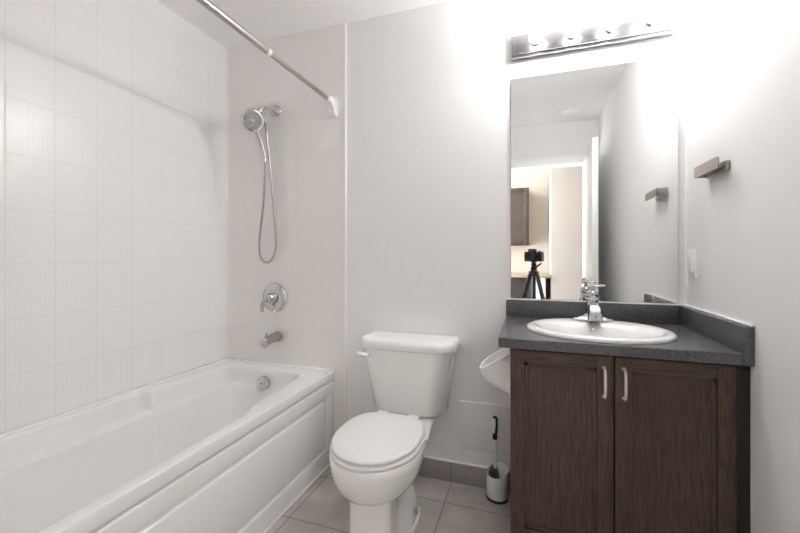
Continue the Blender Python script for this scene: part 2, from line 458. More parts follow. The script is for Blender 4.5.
# shower head
SH = thing('hand_shower', (-1.418, 1.893, 1.69), 'chrome hand shower with looping hose high on the shower wall', 'shower head')
e = MB(); e.lathe([(0.033, 0), (0.034, 0.004), (0.030, 0.012), (0.020, 0.020), (0.013, 0.024)], (-1.418, 1.893, 2.0), (0, -1, 0), 32)
e.build('escutcheon', M['chrome'], SH)
arm = interp([(-1.418, 1.885, 2.0), (-1.428, 1.85, 2.001), (-1.438, 1.81, 1.992), (-1.445, 1.775, 1.965)], 8)
MB().tube(arm, 0.0105, 16).build('shower_arm', M['chrome'], SH)
br = MB()
br.lathe([(0.014, -0.018), (0.019, -0.014), (0.019, 0.012), (0.015, 0.016)], (-1.445, 1.775, 1.962), (-0.35, -0.6, -0.7), 20)
br.tube([(-1.435, 1.79, 1.958), (-1.425, 1.79, 1.93), (-1.418, 1.795, 1.905)], [0.011, 0.013, 0.011], 14)
br.tube([(-1.445, 1.772, 1.955), (-1.447, 1.755, 1.93)], [0.015, 0.014], 14)
br.build('bracket', M['chrome'], SH)
fn = Vector((0.62, -0.72, -0.30)).normalized(); hc = Vector((-1.462, 1.742, 1.900))
hd = MB(); hd.lathe([(0.020, -0.050), (0.032, -0.040), (0.050, -0.022), (0.060, -0.008), (0.062, 0.0), (0.058, 0.006), (0.052, 0.0065)], hc, fn, 40)
head = hd.build('spray_head', M['chrome'], SH)
fc = MB(); fc.lathe([(0.051, 0.004), (0.051, 0.0085), (0.0, 0.010)], hc, fn, 40)
face = fc.build('spray_face', plain('spray_face_grey', (0.33, 0.33, 0.34), 0.3), head); face['label'] = 'grey nozzle face'
qn = fn.to_track_quat('Z', 'Y').to_matrix(); nz = MB()
for rr, cnt in ((0.016, 8), (0.030, 14), (0.043, 20)):
    for k in range(cnt):
        a = 2 * PI * k / cnt
        c = hc + qn @ Vector((rr * math.cos(a), rr * math.sin(a), 0.009))
        nz.lathe([(0.0042, -0.002), (0.0036, 0.003), (0, 0.0036)], c, fn, 8)
nz.lathe([(0.009, 0), (0.008, 0.004), (0, 0.005)], hc + fn * 0.008, fn, 14)
nzo = nz.build('nozzles', M['chrome'], head)
wd_ = interp([(-1.468, 1.765, 1.872), (-1.452, 1.775, 1.84), (-1.441, 1.785, 1.79), (-1.432, 1.795, 1.74), (-1.426, 1.80, 1.70)], 8)
n_ = len(wd_)
MB().tube(wd_, [0.016 - 0.004 * min(1, i / (n_ * 0.4)) for i in range(n_)], 16).build('wand', M['chrome'], SH)
hp = interp([(-1.426, 1.80, 1.70), (-1.430, 1.81, 1.62), (-1.460, 1.83, 1.45), (-1.500, 1.85, 1.28), (-1.514, 1.86, 1.19), (-1.502, 1.86, 1.13), (-1.466, 1.86, 1.102), (-1.424, 1.86, 1.12), (-1.396, 1.86, 1.19), (-1.392, 1.85, 1.30), (-1.404, 1.84, 1.50), (-1.412, 1.82, 1.70), (-1.414, 1.80, 1.84), (-1.418, 1.795, 1.90)], 26)
MB().tube(hp, [0.0068 if i % 2 else 0.0056 for i in range(len(hp))], 10).build('hose', M['pewter'], SH)['label'] = 'grey metal hose'
cn = MB(); cn.lathe([(0.009, 0), (0.010, 0.01), (0.010, 0.03), (0.008, 0.036)], (-1.426, 1.80, 1.672), (0, 0, 1), 16)
cn.build('hose_nut', M['chrome'], SH)

# valve
VC = (-1.426, 1.893, 0.893)
val = thing('shower_valve', VC, 'round chrome shower valve with lever on the shower wall', 'shower valve')
v = MB(); v.lathe([(0.084, 0), (0.085, 0.004), (0.080, 0.010), (0.050, 0.018), (0.036, 0.020)], VC, (0, -1, 0), 48)
v.build('escutcheon', M['chrome'], val)
v = MB(); v.lathe([(0.036, 0.012), (0.034, 0.03), (0.030, 0.052), (0.024, 0.062), (0, 0.066)], VC, (0, -1, 0), 32)
kb = v.build('hub', M['chrome'], val)
v = MB()
lev = interp([(-1.432, 1.836, 0.893), (-1.452, 1.825, 0.876), (-1.462, 1.82, 0.845), (-1.463, 1.822, 0.815)], 8)
v.tube(lev, [0.016 - 0.007 * i / (len(lev) - 1) for i in range(len(lev))], 14)
v.build('lever', M['chrome'], val)

# tub spout
sp = thing('tub_spout', (-1.40, 1.893, 0.64), 'satin tub spout on the shower wall below the round valve', 'tub spout')
q = MB()
def spl(y, r, zc, zr):
    return [(-1.404 + r * math.cos(2 * PI * k / 24), y, zc + zr * math.sin(2 * PI * k / 24)) for k in range(24)]
q.loft([spl(1.893, 0.030, 0.664, 0.030), spl(1.885, 0.031, 0.664, 0.031), spl(1.87, 0.027, 0.664, 0.028), spl(1.82, 0.026, 0.661, 0.026), spl(1.785, 0.026, 0.656, 0.029), spl(1.772, 0.025, 0.652, 0.031), spl(1.766, 0.021, 0.652, 0.026)])
q.build('spout_body', M['spout'], sp)
q = MB(); q.lathe([(0.026, 0), (0.027, 0.004), (0.027, 0.014), (0.022, 0.018)], (-1.404, 1.776, 0.655), (0, -1, 0), 24); q.build('spout_tip', M['chrome'], sp)
q = MB(); q.lathe([(0.005, 0), (0.005, 0.012), (0.008, 0.014), (0.008, 0.02), (0, 0.022)], (-1.404, 1.785, 0.682), (0, 0, 1), 14); q.build('diverter_knob', M['chrome'], sp)

# ================================================================ TOILET
TX = -0.563
toi = thing('toilet', (TX, 1.5, 0), 'white two-piece toilet with closed lid between bathtub and vanity', 'toilet')
def egg(yc, hw, fr, bk, z, n=64, p=2.6, cx=TX, pf=2.0):
    out = []
    for i in range(n):
        t = 2 * PI * i / n; s, c = math.sin(t), math.cos(t)
        if c >= 0: x = hw * math.copysign(abs(s) ** (2 / pf), s); y = yc - fr * abs(c) ** (2 / pf)
        else: x = hw * math.copysign(abs(s) ** (2 / p), s); y = yc + bk * abs(c) ** (2 / p)
        out.append((cx + x, y, z))
    return out
bw = MB()
# bowl
bx_ = TX - 0.006
bw.loft([egg(1.40, 0.082, 0.118, 0.20, 0.232, cx=bx_), egg(1.40, 0.112, 0.148, 0.205, 0.238, cx=bx_), egg(1.40, 0.138, 0.174, 0.21, 0.254, cx=bx_), egg(1.40, 0.158, 0.195, 0.215, 0.280, cx=bx_), egg(1.40, 0.171, 0.208, 0.22, 0.312, cx=bx_),
         egg(1.40, 0.177, 0.215, 0.22, 0.342, cx=bx_), egg(1.40, 0.179, 0.217, 0.22, 0.36, cx=bx_), egg(1.40, 0.180, 0.218, 0.22, 0.385, cx=bx_), egg(1.40, 0.176, 0.214, 0.218, 0.390, cx=bx_)])
# deck under the tank
def deck(z, k=0.0):
    z = min(z, 0.388)
    return [(TX + sx * (w - k), y, z) for sx, w, y in ((-1, 0.162, 1.55), (1, 0.162, 1.55), (1, 0.148, 1.66), (1, 0.140, 1.74), (1, 0.14, 1.87), (-1, 0.14, 1.87), (-1, 0.140, 1.74), (-1, 0.148, 1.66))]
bw.loft([deck(0.26, 0.06), deck(0.31, 0.02), deck(0.335, 0.004), deck(0.358), deck(0.364, 0.006)])
# pedestal
def ped(z, hf, hr, y0, y1, n=40):
    pts = []
    prof = []
    for k in range(n + 1):
        t = k / n; y = y0 + (y1 - y0) * t
        w = hf + (hr - hf) * ss(0.26, 0.55, t)
        endf = min(1, math.sqrt(max(0, 1 - (1 - min(1, t / 0.10)) ** 2.6)))
        endr = min(1, math.sqrt(max(0, 1 - (1 - min(1, (1 - t) / 0.34)) ** 2.2)))
        prof.append((max(w * endf * endr, 0.0004), y))
    pts = [(TX + w, y, z) for w, y in prof] + [(TX - w, y, z) for w, y in prof[::-1]]
    return pts
bw.loft([ped(0.0, 0.092, 0.122, 1.265, 1.69), ped(0.02, 0.092, 0.122, 1.265, 1.69), ped(0.027, 0.088, 0.114, 1.268, 1.685), ped(0.07, 0.085, 0.113, 1.272, 1.68), ped(0.10, 0.084, 0.108, 1.275, 1.672), ped(0.13, 0.083, 0.098, 1.276, 1.66), ped(0.15, 0.083, 0.084, 1.277, 1.645), ped(0.162, 0.083, 0.068, 1.277, 1.63), ped(0.20, 0.083, 0.062, 1.278, 1.62), ped(0.245, 0.083, 0.062, 1.279, 1.62), ped(0.28, 0.075, 0.062, 1.30, 1.62)])
bw.build('bowl', M['china'], toi, angle=45)
st = MB(); lx_ = TX - 0.006
st.loft([egg(1.405, 0.174, 0.210, 0.205, 0.390, p=3.0, cx=lx_), egg(1.405, 0.178, 0.215, 0.207, 0.394, p=3.0, cx=lx_), egg(1.405, 0.180, 0.217, 0.208, 0.402, p=3.0, cx=lx_), egg(1.405, 0.177, 0.214, 0.207, 0.408, p=3.0, cx=lx_), egg(1.405, 0.168, 0.205, 0.20, 0.410, p=3.0, cx=lx_)])
st.build('seat', M['plastic'], toi)
ld = MB()
def lid(hw, fr, bk, z, k):
    lp = egg(1.402, hw, fr, bk, z, n=96, p=3.0, cx=lx_); out = []
    for i, p in enumerate(lp):
        t = 2 * PI * i / 96; t = t if t < PI else t - 2 * PI
        out.append((p[0], p[1], p[2] + k * math.exp(-((t + 0.10) / 0.13) ** 2)))      # the warped spot at the front
    return out
ld.loft([lid(0.166, 0.202, 0.208, 0.4105, 0.004), lid(0.172, 0.208, 0.211, 0.4135, 0.006), lid(0.174, 0.211, 0.212, 0.420, 0.003), lid(0.171, 0.207, 0.210, 0.427, 0.001), lid(0.160, 0.196, 0.202, 0.431, 0.0), lid(0.10, 0.13, 0.14, 0.434, 0), lid(0.01, 0.01, 0.01, 0.4345, 0)])
ld.build('seat_lid', M['plastic'], toi, angle=60)
for sx in (-1, 1):
    hg = MB(); hg.lathe([(0.0, -0.025), (0.012, -0.024), (0.012, 0.024), (0.0, 0.025)], (TX + sx * 0.075, 1.64, 0.408), (1, 0, 0), 16)
    hg.build('hinge', M['plastic'], toi)
def tank_loop(z, hw, y0, y1, cf=0.05, n=6):
    P = [(TX - hw, y1, 0.012), (TX - hw, y0 + cf, 0.03), (TX - hw + cf, y0, 0.035), (TX + hw - cf, y0, 0.035), (TX + hw, y0 + cf, 0.03), (TX + hw, y1, 0.012)]
    return [(p.x, p.y, z) for p in rnd(P, 0.02, n)]
tk = MB()
tk.loft([tank_loop(0.366, 0.150, 1.76, 1.875, 0.05), tank_loop(0.371, 0.170, 1.742, 1.882, 0.05), tank_loop(0.386, 0.184, 1.732, 1.884, 0.05), tank_loop(0.54, 0.208, 1.714, 1.886, 0.05), tank_loop(0.69, 0.230, 1.696, 1.888, 0.05)])
tk.build('tank', M['china'], toi, angle=50)
tl = MB()
tl.loft([tank_loop(0.689, 0.233, 1.692, 1.890, 0.055), tank_loop(0.693, 0.241, 1.683, 1.893, 0.06), tank_loop(0.717, 0.243, 1.681, 1.893, 0.06), tank_loop(0.730, 0.238, 1.688, 1.892, 0.06), tank_loop(0.739, 0.222, 1.703, 1.885, 0.055), tank_loop(0.7405, 0.19, 1.73, 1.87, 0.05)])
tl.build('tank_lid', M['china'], toi, angle=50)
fl = MB()
fl.lathe([(0.017, 0), (0.018, 0.006), (0.012, 0.014), (0.010, 0.02)], (TX - 0.180, 1.705, 0.660), (0, -1, 0), 20)
fl.tube(interp([(TX - 0.172, 1.684, 0.658), (TX - 0.19, 1.680, 0.664), (TX - 0.225, 1.678, 0.667)], 6), [0.0105] * 3 + [0.009] * 10, 12)
fl.build('flush_lever', M['plastic'], toi)
for sx in (-1, 1):
    bc = MB(); bc.lathe([(0.013, 0), (0.013, 0.006), (0.008, 0.014), (0, 0.016)], (TX + sx * 0.115, 1.52, 0.072), (sx, 0, 0.4), 16)
    bc.build('bolt_cap', M['grey'], toi)['label'] = 'grey bolt cap'

# ================================================================ VANITY
CX0, CX1, CY, CT = -0.060, 0.598, 1.425, 0.812
van = thing('vanity_cabinet', (0.28, 1.66, 0), 'dark brown wood vanity cabinet with two doors under the sink', 'cabinet')
def vpart(name, mat, *b): MB().box(*b).build(name, mat, van, smooth=False)
vpart('side_panel', M['wood_v'], CX0, CX0 + 0.018, CY, 1.893, 0.0, 0.8145)
vpart('side_panel', M['wood_v'], CX1 - 0.018, CX1, CY, 1.893, 0.0, 0.8145)
vpart('bottom_panel', M['wood_h'], CX0 + 0.018, CX1 - 0.018, CY + 0.002, 1.893, 0.10, 0.118)
vpart('back_panel', M['wood_h'], CX0 + 0.018, CX1 - 0.018, 1.88, 1.893, 0.118, 0.70)
vpart('face_rail', M['wood_h'], CX0 + 0.018, CX1 - 0.018, CY + 0.001, CY + 0.010, 0.765, 0.8145)
vpart('centre_stile', M['wood_v'], 0.25, 0.29, CY + 0.001, CY + 0.010, 0.118, 0.765)
vpart('toe_kick', M['wood_h'], CX0 + 0.018, CX1 - 0.018, 1.49, 1.505, 0.0, 0.10)
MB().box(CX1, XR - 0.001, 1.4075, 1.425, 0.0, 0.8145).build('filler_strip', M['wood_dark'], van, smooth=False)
def cab_door(x0, x1, hxx):
    d = MB(); z0, z1 = 0.115, 0.808; y0, y1 = 1.405, 1.4235; w = 0.047; wt = 0.044
    d.box(x0, x0 + w, y0, y1, z0, z1, 0.0025, 2, 0)
    d.box(x1 - w, x1, y0, y1, z0, z1, 0.0025, 2, 0)
    d.box(x0 + w - 0.0005, x1 - w + 0.0005, y0, y1, z1 - wt, z1, 0.0025, 2, 1)
    d.box(x0 + w - 0.0005, x1 - w + 0.0005, y0, y1, z0, z0 + wt + 0.02, 0.0025, 2, 1)
    # stepped bead inside the frame, then the recessed panel
    xa, xb, za, zb = x0 + w - 0.001, x1 - w + 0.001, z0 + wt + 0.019, z1 - wt + 0.001
    bd = 0.014; yb = y0 + 0.006
    d.box(xa, xa + bd, yb, y1, za, zb, 0.002, 2, 0); d.box(xb - bd, xb, yb, y1, za, zb, 0.002, 2, 0)
    d.box(xa, xb, yb, y1, zb - bd, zb, 0.002, 2, 1); d.box(xa, xb, yb, y1, za, za + bd, 0.002, 2, 1)
    d.box(xa + 0.002, xb - 0.002, y0 + 0.011, y1 - 0.001, za + 0.002, zb - 0.002, 0, 2, 0)
    o = d.build('door', [M['wood_v'], M['wood_h']], van)
    h = MB(); pts = interp([(hxx, 1.404, 0.770), (hxx, 1.389, 0.768), (hxx, 1.381, 0.757), (hxx, 1.378, 0.723), (hxx, 1.381, 0.687), (hxx, 1.389, 0.676), (hxx, 1.404, 0.674)], 6)
    h.tube(pts, [0.0036 + 0.0010 * math.sin(PI * i / (len(pts) - 1)) for i in range(len(pts))], 12)
    h.lathe([(0.0065, 0), (0.005, 0.004)], (hxx, 1.405, 0.770), (0, -1, 0), 12); h.lathe([(0.0065, 0), (0.005, 0.004)], (hxx, 1.405, 0.674), (0, -1, 0), 12)
    h.build('handle', M['nickel'], o)['label'] = 'pale nickel bow handle'
cab_door(-0.059, 0.2665, 0.2385)
cab_door(0.2715, 0.597, 0.297)

# countertop with a cut-out for the sink
SX, SYC, SA, SB = 0.2505, 1.625, 0.255, 0.2165
ct = thing('countertop', (0.26, 1.64, 0.815), 'charcoal speckled countertop with backsplash on the dark vanity', 'countertop')
cb = MB()
KX0, KX1, KY0, KY1, KZ0, KZ1 = -0.100, XR - 0.0005, 1.387, 1.8995, 0.815, 0.85
NS = 96
def square_pt(a):
    dx, dy = math.cos(a), math.sin(a); t = []
    if dx > 1e-9: t.append((KX1 - SX) / dx)
    if dx < -1e-9: t.append((KX0 - SX) / dx)
    if dy > 1e-9: t.append((KY1 - SYC) / dy)
    if dy < -1e-9: t.append((KY0 - SYC) / dy)
    t = min(t); return (SX + dx * t, SYC + dy * t)
angs = sorted([2 * PI * i / NS for i in range(NS)] + [math.atan2(y - SYC, x - SX) % (2 * PI) for x in (KX0, KX1) for y in (KY0, KY1)])
hol = [(SX + (SA - 0.025) * math.cos(a), SYC + (SB - 0.025) * math.sin(a)) for a in angs]
sq = [square_pt(a) for a in angs]
bev = 0.003
def inset(p): return (min(max(p[0], KX0 + bev), KX1), min(max(p[1], KY0 + bev), KY1))
cb.loft([[(x, y, KZ0) for x, y in hol], [(x, y, KZ0) for x, y in sq], [(x, y, KZ1 - bev) for x, y in sq], [(*inset(p), KZ1) for p in sq], [(x, y, KZ1) for x, y in hol], [(x, y, KZ0) for x, y in hol]], cap0=False, cap1=False)
cb.build('slab', M['laminate'], ct, angle=30)
MB().box(KX0, XR - 0.028, 1.879, 1.8995, KZ1 - 0.001, 0.931, 0.002).build('backsplash', M['laminate'], ct)
MB().box(XR - 0.0265, XR - 0.0005, KY0 - 0.004, 1.8995, KZ0 + 0.0003, 0.931, 0.002).build('side_splash', M['laminate'], ct)
ck = MB()
ck.box(XR - 0.010, XR - 0.0005, KY0, 1.8995, 0.930, 0.937, 0.003)
ck.box(KX0, XR - 0.009, 1.890, 1.8995, 0.930, 0.936, 0.003)
ck.build('sealant_bead', M['trim'], ct)['label'] = 'white sealant bead'

# sink
snk = thing('sink', (SX, SYC, 0.85), 'white oval drop-in sink set into the charcoal countertop', 'sink')
s_ = MB()
def ell(a, b_, z, cy=SYC, cx=SX, n=72): return [(cx + a * math.cos(2 * PI * i / n), cy + b_ * math.sin(2 * PI * i / n), z) for i in range(n)]
BY = SYC - 0.03
s_.loft([ell(SA - 0.03, SB - 0.03, 0.80), ell(SA - 0.03, SB - 0.03, 0.8505), ell(SA, SB, 0.8505), ell(SA + 0.001, SB + 0.001, 0.856), ell(SA - 0.003, SB - 0.003, 0.862), ell(SA - 0.013, SB - 0.013, 0.866),
         ell(SA - 0.026, SB - 0.026, 0.8665), ell(SA - 0.036, SB - 0.044, 0.864, SYC - 0.008), ell(SA - 0.045, SB - 0.062, 0.858, BY + 0.004), ell(SA - 0.06, SB - 0.075, 0.83, BY), ell(SA - 0.085, SB - 0.095, 0.78, BY), ell(SA - 0.13, SB - 0.125, 0.74, BY), ell(0.05, 0.05, 0.722, BY), ell(0.022, 0.022, 0.72, BY)], cap0=False, cap1=True)
s_.build('basin', M['china'], snk, angle=60)
MB().lathe([(0.022, 0), (0.022, 0.003), (0.012, 0.004), (0.012, 0.008), (0, 0.010)], (SX, BY, 0.720), (0, 0, 1), 24).build('drain', M['chrome'], snk)
o_ = MB(); o_.lathe([(0.008, 0), (0.007, 0.002), (0, 0.001)], (SX, SYC + SB - 0.118, 0.838), (0, -1, 0.45), 16); o_.build('overflow_hole', M['chrome'], snk)

# faucet
FX, FY, FZ = 0.261, 1.795, 0.8655
fau = thing('faucet', (FX, FY, FZ), 'small chrome faucet with lever at the back of the oval sink', 'faucet')
f = MB()
def flat(hx_, hy_, z, n=40, p=2.6):
    return [(FX + hx_ * math.copysign(abs(math.cos(2 * PI * i / n)) ** (2 / p), math.cos(2 * PI * i / n)), FY + hy_ * math.copysign(abs(math.sin(2 * PI * i / n)) ** (2 / p), math.sin(2 * PI * i / n)), z) for i in range(n)]
f.loft([flat(0.080, 0.027, FZ), flat(0.081, 0.028, FZ + 0.004), flat(0.076, 0.024, FZ + 0.010), flat(0.055, 0.018, FZ + 0.013), flat(0.034, 0.017, FZ + 0.022), flat(0.026, 0.016, FZ + 0.03)])
f.build('base_plate', M['chrome'], fau)
f = MB(); f.lathe([(0.026, 0.012), (0.025, 0.03), (0.0235, 0.06), (0.0235, 0.085), (0.026, 0.088), (0.026, 0.094), (0.023, 0.098)], (FX, FY, FZ), (0, 0, 1), 28)
f.build('body', M['chrome'], fau)
f = MB()
def spt(y, hw, z0, z1): return [(FX + a * hw, y, z) for a, z in ((-1.15, z0), (1.15, z0), (1.1, (z0 + z1) / 2), (0.8, z1 - 0.003), (0.5, z1), (-0.5, z1), (-0.8, z1 - 0.003), (-1.1, (z0 + z1) / 2))]
f.loft([spt(FY, 0.019, FZ + 0.012, FZ + 0.082), spt(FY - 0.035, 0.021, FZ + 0.009, FZ + 0.080), spt(FY - 0.066, 0.024, FZ + 0.008, FZ + 0.068), spt(FY - 0.082, 0.0245, FZ + 0.008, FZ + 0.052), spt(FY - 0.087, 0.022, FZ + 0.010, FZ + 0.046)])
spo = f.build('spout', M['chrome'], fau, angle=30)
f = MB(); f.lathe([(0.004, -0.002), (0.004, 0.002), (0, 0.003)], (FX, FY - 0.087, FZ + 0.026), (0, -1, 0), 12); f.build('index_dot', M['black'], spo)
f = MB()
f.lathe([(0.022, 0.099), (0.024, 0.104), (0.022, 0.122), (0.012, 0.130), (0, 0.132)], (FX, FY, FZ), (0, 0, 1), 28)
f.box(FX - 0.008, FX + 0.008, FY - 0.012, FY + 0.004, FZ + 0.122, FZ + 0.160, 0.004, 3)
f.tube([(FX - 0.018, FY - 0.008, FZ + 0.148), (FX + 0.046, FY - 0.012, FZ + 0.150)], [0.004, 0.0035], 12)
f.build('lever', M['chrome'], fau)

# ================================================================ MIRROR AND LIGHT BAR
mir = thing('wall_mirror', (0.262, 1.896, 0.937), 'large frameless mirror on the back wall above the sink', 'mirror')
mp = MB(); MX0, MX1, MZ0, MZ1 = -0.0785, 0.6035, 0.9375, 1.992
mp.box(MX0, MX1, 1.8945, 1.8999, MZ0, MZ1)
mp.build('backing', M['mirror_edge'], mir, smooth=False)
mp = MB(); e_ = 0.0012
mp.box(MX0 + e_, MX1 - e_, 1.8935, 1.8946, MZ0 + e_, MZ1 - e_)
mp.build('glass', M['mirror'], mir, smooth=False)

lb = thing('vanity_light', (0.255, 1.9, 2.09), 'chrome bar light with four lit bulbs above the mirror', 'light fixture')
g = MB(); g.box(-0.074, 0.582, 1.872, 1.8995, 2.078, 2.184, 0.002); g.build('housing', M['plate'], lb)
g = MB(); g.box(-0.050, 0.574, 1.858, 1.873, 2.088, 2.178, 0.003); g.build('face_plate', M['plate'], lb)
for bx in (0.032, 0.186, 0.340, 0.494):
    k = MB(); k.lathe([(0.021, 0), (0.021, 0.006), (0.014, 0.010), (0.014, 0.016)], (bx, 1.858, 2.130), (0, -1, 0), 20)
    so = k.build('socket', M['chrome'], lb)
    k = MB(); k.lathe([(0.012, 0.014), (0.014, 0.020), (0.022, 0.028), (0.028, 0.038), (0.030, 0.049), (0.028, 0.060), (0.021, 0.071), (0.010, 0.077), (0, 0.079)], (bx, 1.858, 2.130), (0, -1, 0), 28)
    k.build('bulb', M['bulb'], so)
    pl = bpy.data.lights.new('bulb_light', 'POINT'); pl.energy = BULB_WATTS; pl.shadow_soft_size = 0.024; pl.color = (1.0, 0.99, 0.98)
    po = bpy.data.objects.new('bulb_light', pl); COL.objects.link(po); po.location = (bx, 1.858 - 0.050, 2.130)

# ================================================================ RIGHT WALL FITTINGS
hk = thing('towel_holder', (0.6, 1.6, 1.42), 'small satin metal towel holder on the right wall', 'towel holder')
MB().box(0.618, XR, 1.528, 1.680, 1.424, 1.457, 0.002).build('wall_plate', M['satin'], hk)
MB().box(0.583, XR - 0.001, 1.672, 1.677, 1.427, 1.466, 0.0015).build('arm', M['satin'], hk)
bar = MB()
pr = [(1.677, 1.427), (1.677, 1.466), (1.502, 1.465), (1.494, 1.462), (1.490, 1.454), (1.490, 1.438), (1.494, 1.430), (1.502, 1.427)]
bar.loft([[(0.583, y, z) for y, z in pr], [(0.587, y, z) for y, z in pr]])
bar.build('bar', M['satin'], hk)

sw = thing('light_switch', (XR, 1.824, 1.053), 'white rocker switch plate on the right wall beside the mirror', 'switch')
MB().box(XR - 0.006, XR, 1.786, 1.862, 1.053, 1.166, 0.002).build('plate', M['plastic'], sw)
MB().box(XR - 0.010, XR - 0.005, 1.807, 1.841, 1.075, 1.144, 0.002).build('rocker', M['plastic'], sw)

# ================================================================ SMALL THINGS NEAR THE FLOOR
pan = thing('access_panel', (-0.19, 1.9, 0.172), 'flat painted access panel low on the back wall behind the toilet brush', 'wall panel')
MB().box(-0.324, -0.0625, 1.8972, 1.8999, 0.172, 0.408, 0.0012).build('cover', M['paint'], pan)
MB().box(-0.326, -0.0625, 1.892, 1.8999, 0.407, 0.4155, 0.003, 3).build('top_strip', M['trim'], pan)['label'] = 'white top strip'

# scoop-shaped holder on the vanity's left side
hb = thing('plastic_holder', (-0.10, 1.58, 0.585), 'white plastic scoop-shaped holder on the left side of the vanity', 'holder')
YC_, XW = 1.585, -0.0635
def scoop(k):
    loops = []; nth = 28
    lv = [0, .12, .28, .45, .62, .78, .9, 1.0]
    for t in lv:
        lp = []
        for i in range(nth + 1):
            th = -PI / 2 + PI * i / nth
            cz = max(math.cos(th), 0.0) ** 0.34
            zr = 0.686 + (1 - cz) * 0.078
            zb = 0.600
            z = zb + t * (zr - zb)
            prof = 0.06 + 0.94 * (1 - (1 - t) ** 2.3)
            lp.append((XW - (0.118 - k) * cz * prof, YC_ + (0.078 - k) * math.copysign(abs(math.sin(th)) ** 0.5, math.sin(th)) * (0.55 + 0.45 * t ** 0.6), z + (k if t == 0 else 0)))
        loops.append(lp)
    return loops
so_ = scoop(0.0); si_ = scoop(0.005)
h = MB()
h.loft(so_ + si_[::-1], cap0=False, cap1=False, closed=False)
h.add(so_[0] , [list(range(len(so_[0])))])
h.build('scoop', M['plastic'], hb, angle=60)
h = MB(); h.tube([(p[0], p[1], p[2] + 0.002) for p in so_[-1]], 0.0055, 10); h.build('rim', M['plastic'], hb)
h = MB(); h.box(XW - 0.004, XW, YC_ - 0.078, YC_ + 0.078, 0.600, 0.775, 0.0015); h.build('back_plate', M['plastic'], hb)

# toilet brush in its holder
BX, BYY = -0.137, 1.835
bh = thing('brush_holder', (BX, BYY, 0), 'white round toilet brush holder on the floor beside the vanity', 'brush holder')
def hol_loop(r, z, slant=0.0, n=40):
    return [(BX + r * math.cos(2 * PI * i / n), BYY + r * 0.94 * math.sin(2 * PI * i / n), z + slant * (math.sin(2 * PI * i / n) * 0.8 + math.cos(2 * PI * i / n) * 0.35)) for i in range(n)]
h = MB()
h.loft([hol_loop(0.046, 0.008), hol_loop(0.048, 0.012), hol_loop(0.049, 0.06), hol_loop(0.0495, 0.128, 0.02), hol_loop(0.0485, 0.131, 0.02), hol_loop(0.046, 0.129, 0.02), hol_loop(0.0445, 0.06), hol_loop(0.044, 0.016)], cap0=True, cap1=True)
h.build('cup', M['plastic'], bh, angle=50)
h = MB(); h.lathe([(0.049, 0), (0.051, 0.003), (0.050, 0.009), (0.046, 0.010)], (BX, BYY, 0), (0, 0, 1), 36); h.build('base_ring', M['black'], bh)['label'] = 'black base ring'
tb = thing('toilet_brush', (BX, BYY, 0.02), 'toilet brush with white stick and black handle standing in its holder', 'toilet brush')
bp0, bp1, bp2 = Vector((BX - 0.006, BYY + 0.004, 0.05)), Vector((BX - 0.012, BYY + 0.01, 0.275)), Vector((BX - 0.014, BYY + 0.012, 0.378))
h = MB(); h.tube([bp0, bp0.lerp(bp1, 0.5), bp1], [0.0075, 0.0065, 0.0075], 14); h.build('stick', M['plastic'], tb)
h = MB()
def grip(z, wx, wy, cx): return [(cx + wx * math.cos(2 * PI * i / 20), BYY + 0.011 + wy * math.sin(2 * PI * i / 20), z) for i in range(20)]
gx = BX - 0.012
h.loft([grip(0.270, 0.010, 0.009, gx), grip(0.276, 0.0115, 0.010, gx), grip(0.30, 0.0115, 0.010, gx), grip(0.335, 0.013, 0.010, gx + 0.001), grip(0.365, 0.013, 0.009, gx + 0.001), grip(0.376, 0.010, 0.007, gx), grip(0.380, 0.004, 0.003, gx)])
gp = h.build('handle', M['black'], tb); gp['label'] = 'black grip'
h = MB()
h.loft([[(gx - 0.005 + 1.1 * wx * math.cos(2 * PI * i / 18), BYY + 0.0015 - 0.0005 * k_ + 0.003 * math.sin(2 * PI * i / 18), z) for i in range(18)] for k_, (z, wx) in enumerate(((0.302, 0.005), (0.32, 0.0065), (0.345, 0.009), (0.362, 0.0092), (0.372, 0.006)))])
h.build('grip_inlay', M['plastic'], gp)['label'] = 'white inlay'
h = MB(); rb = random.Random(2)
hcx = BX - 0.016
h.sphere((hcx, BYY, 0.092), 0.026, 20, 10, (0.95, 0.95, 1.75))
for k_ in range(420):
    a = rb.uniform(0, 2 * PI); z = rb.uniform(0.045, 0.142); r0, r1 = 0.012, 0.027 * (1 - 0.35 * abs((z - 0.092) / 0.05))
    p = Vector((hcx + r0 * math.cos(a), BYY + r0 * math.sin(a), z)); q2 = Vector((hcx + r1 * math.cos(a), BYY + r1 * math.sin(a), z + rb.uniform(-0.004, 0.006)))
    n2 = Vector((-math.sin(a), math.cos(a), 0)) * 0.0012
    h.add([p - n2, p + n2, q2 + n2, q2 - n2, p + Vector((0, 0, 0.0012)), q2 + Vector((0, 0, 0.0012))], [[0, 1, 2, 3], [0, 4, 5, 3], [1, 2, 5, 4]])
h.build('bristles', M['bristle'], tb)['label'] = 'dark brown bristles'

# ================================================================ SEEN IN THE MIRROR
fx_ = MB(); fx_.lathe([(0.070, 0), (0.070, -0.006), (0.062, -0.014), (0.045, -0.017), (0, -0.018)], (0.36, 0.07, ZC), (0, 0, 1), 40)
tag(fx_.build('ceiling_disc', M['trim']), 'small round white ceiling fitting, seen in the mirror', 'ceiling fitting')

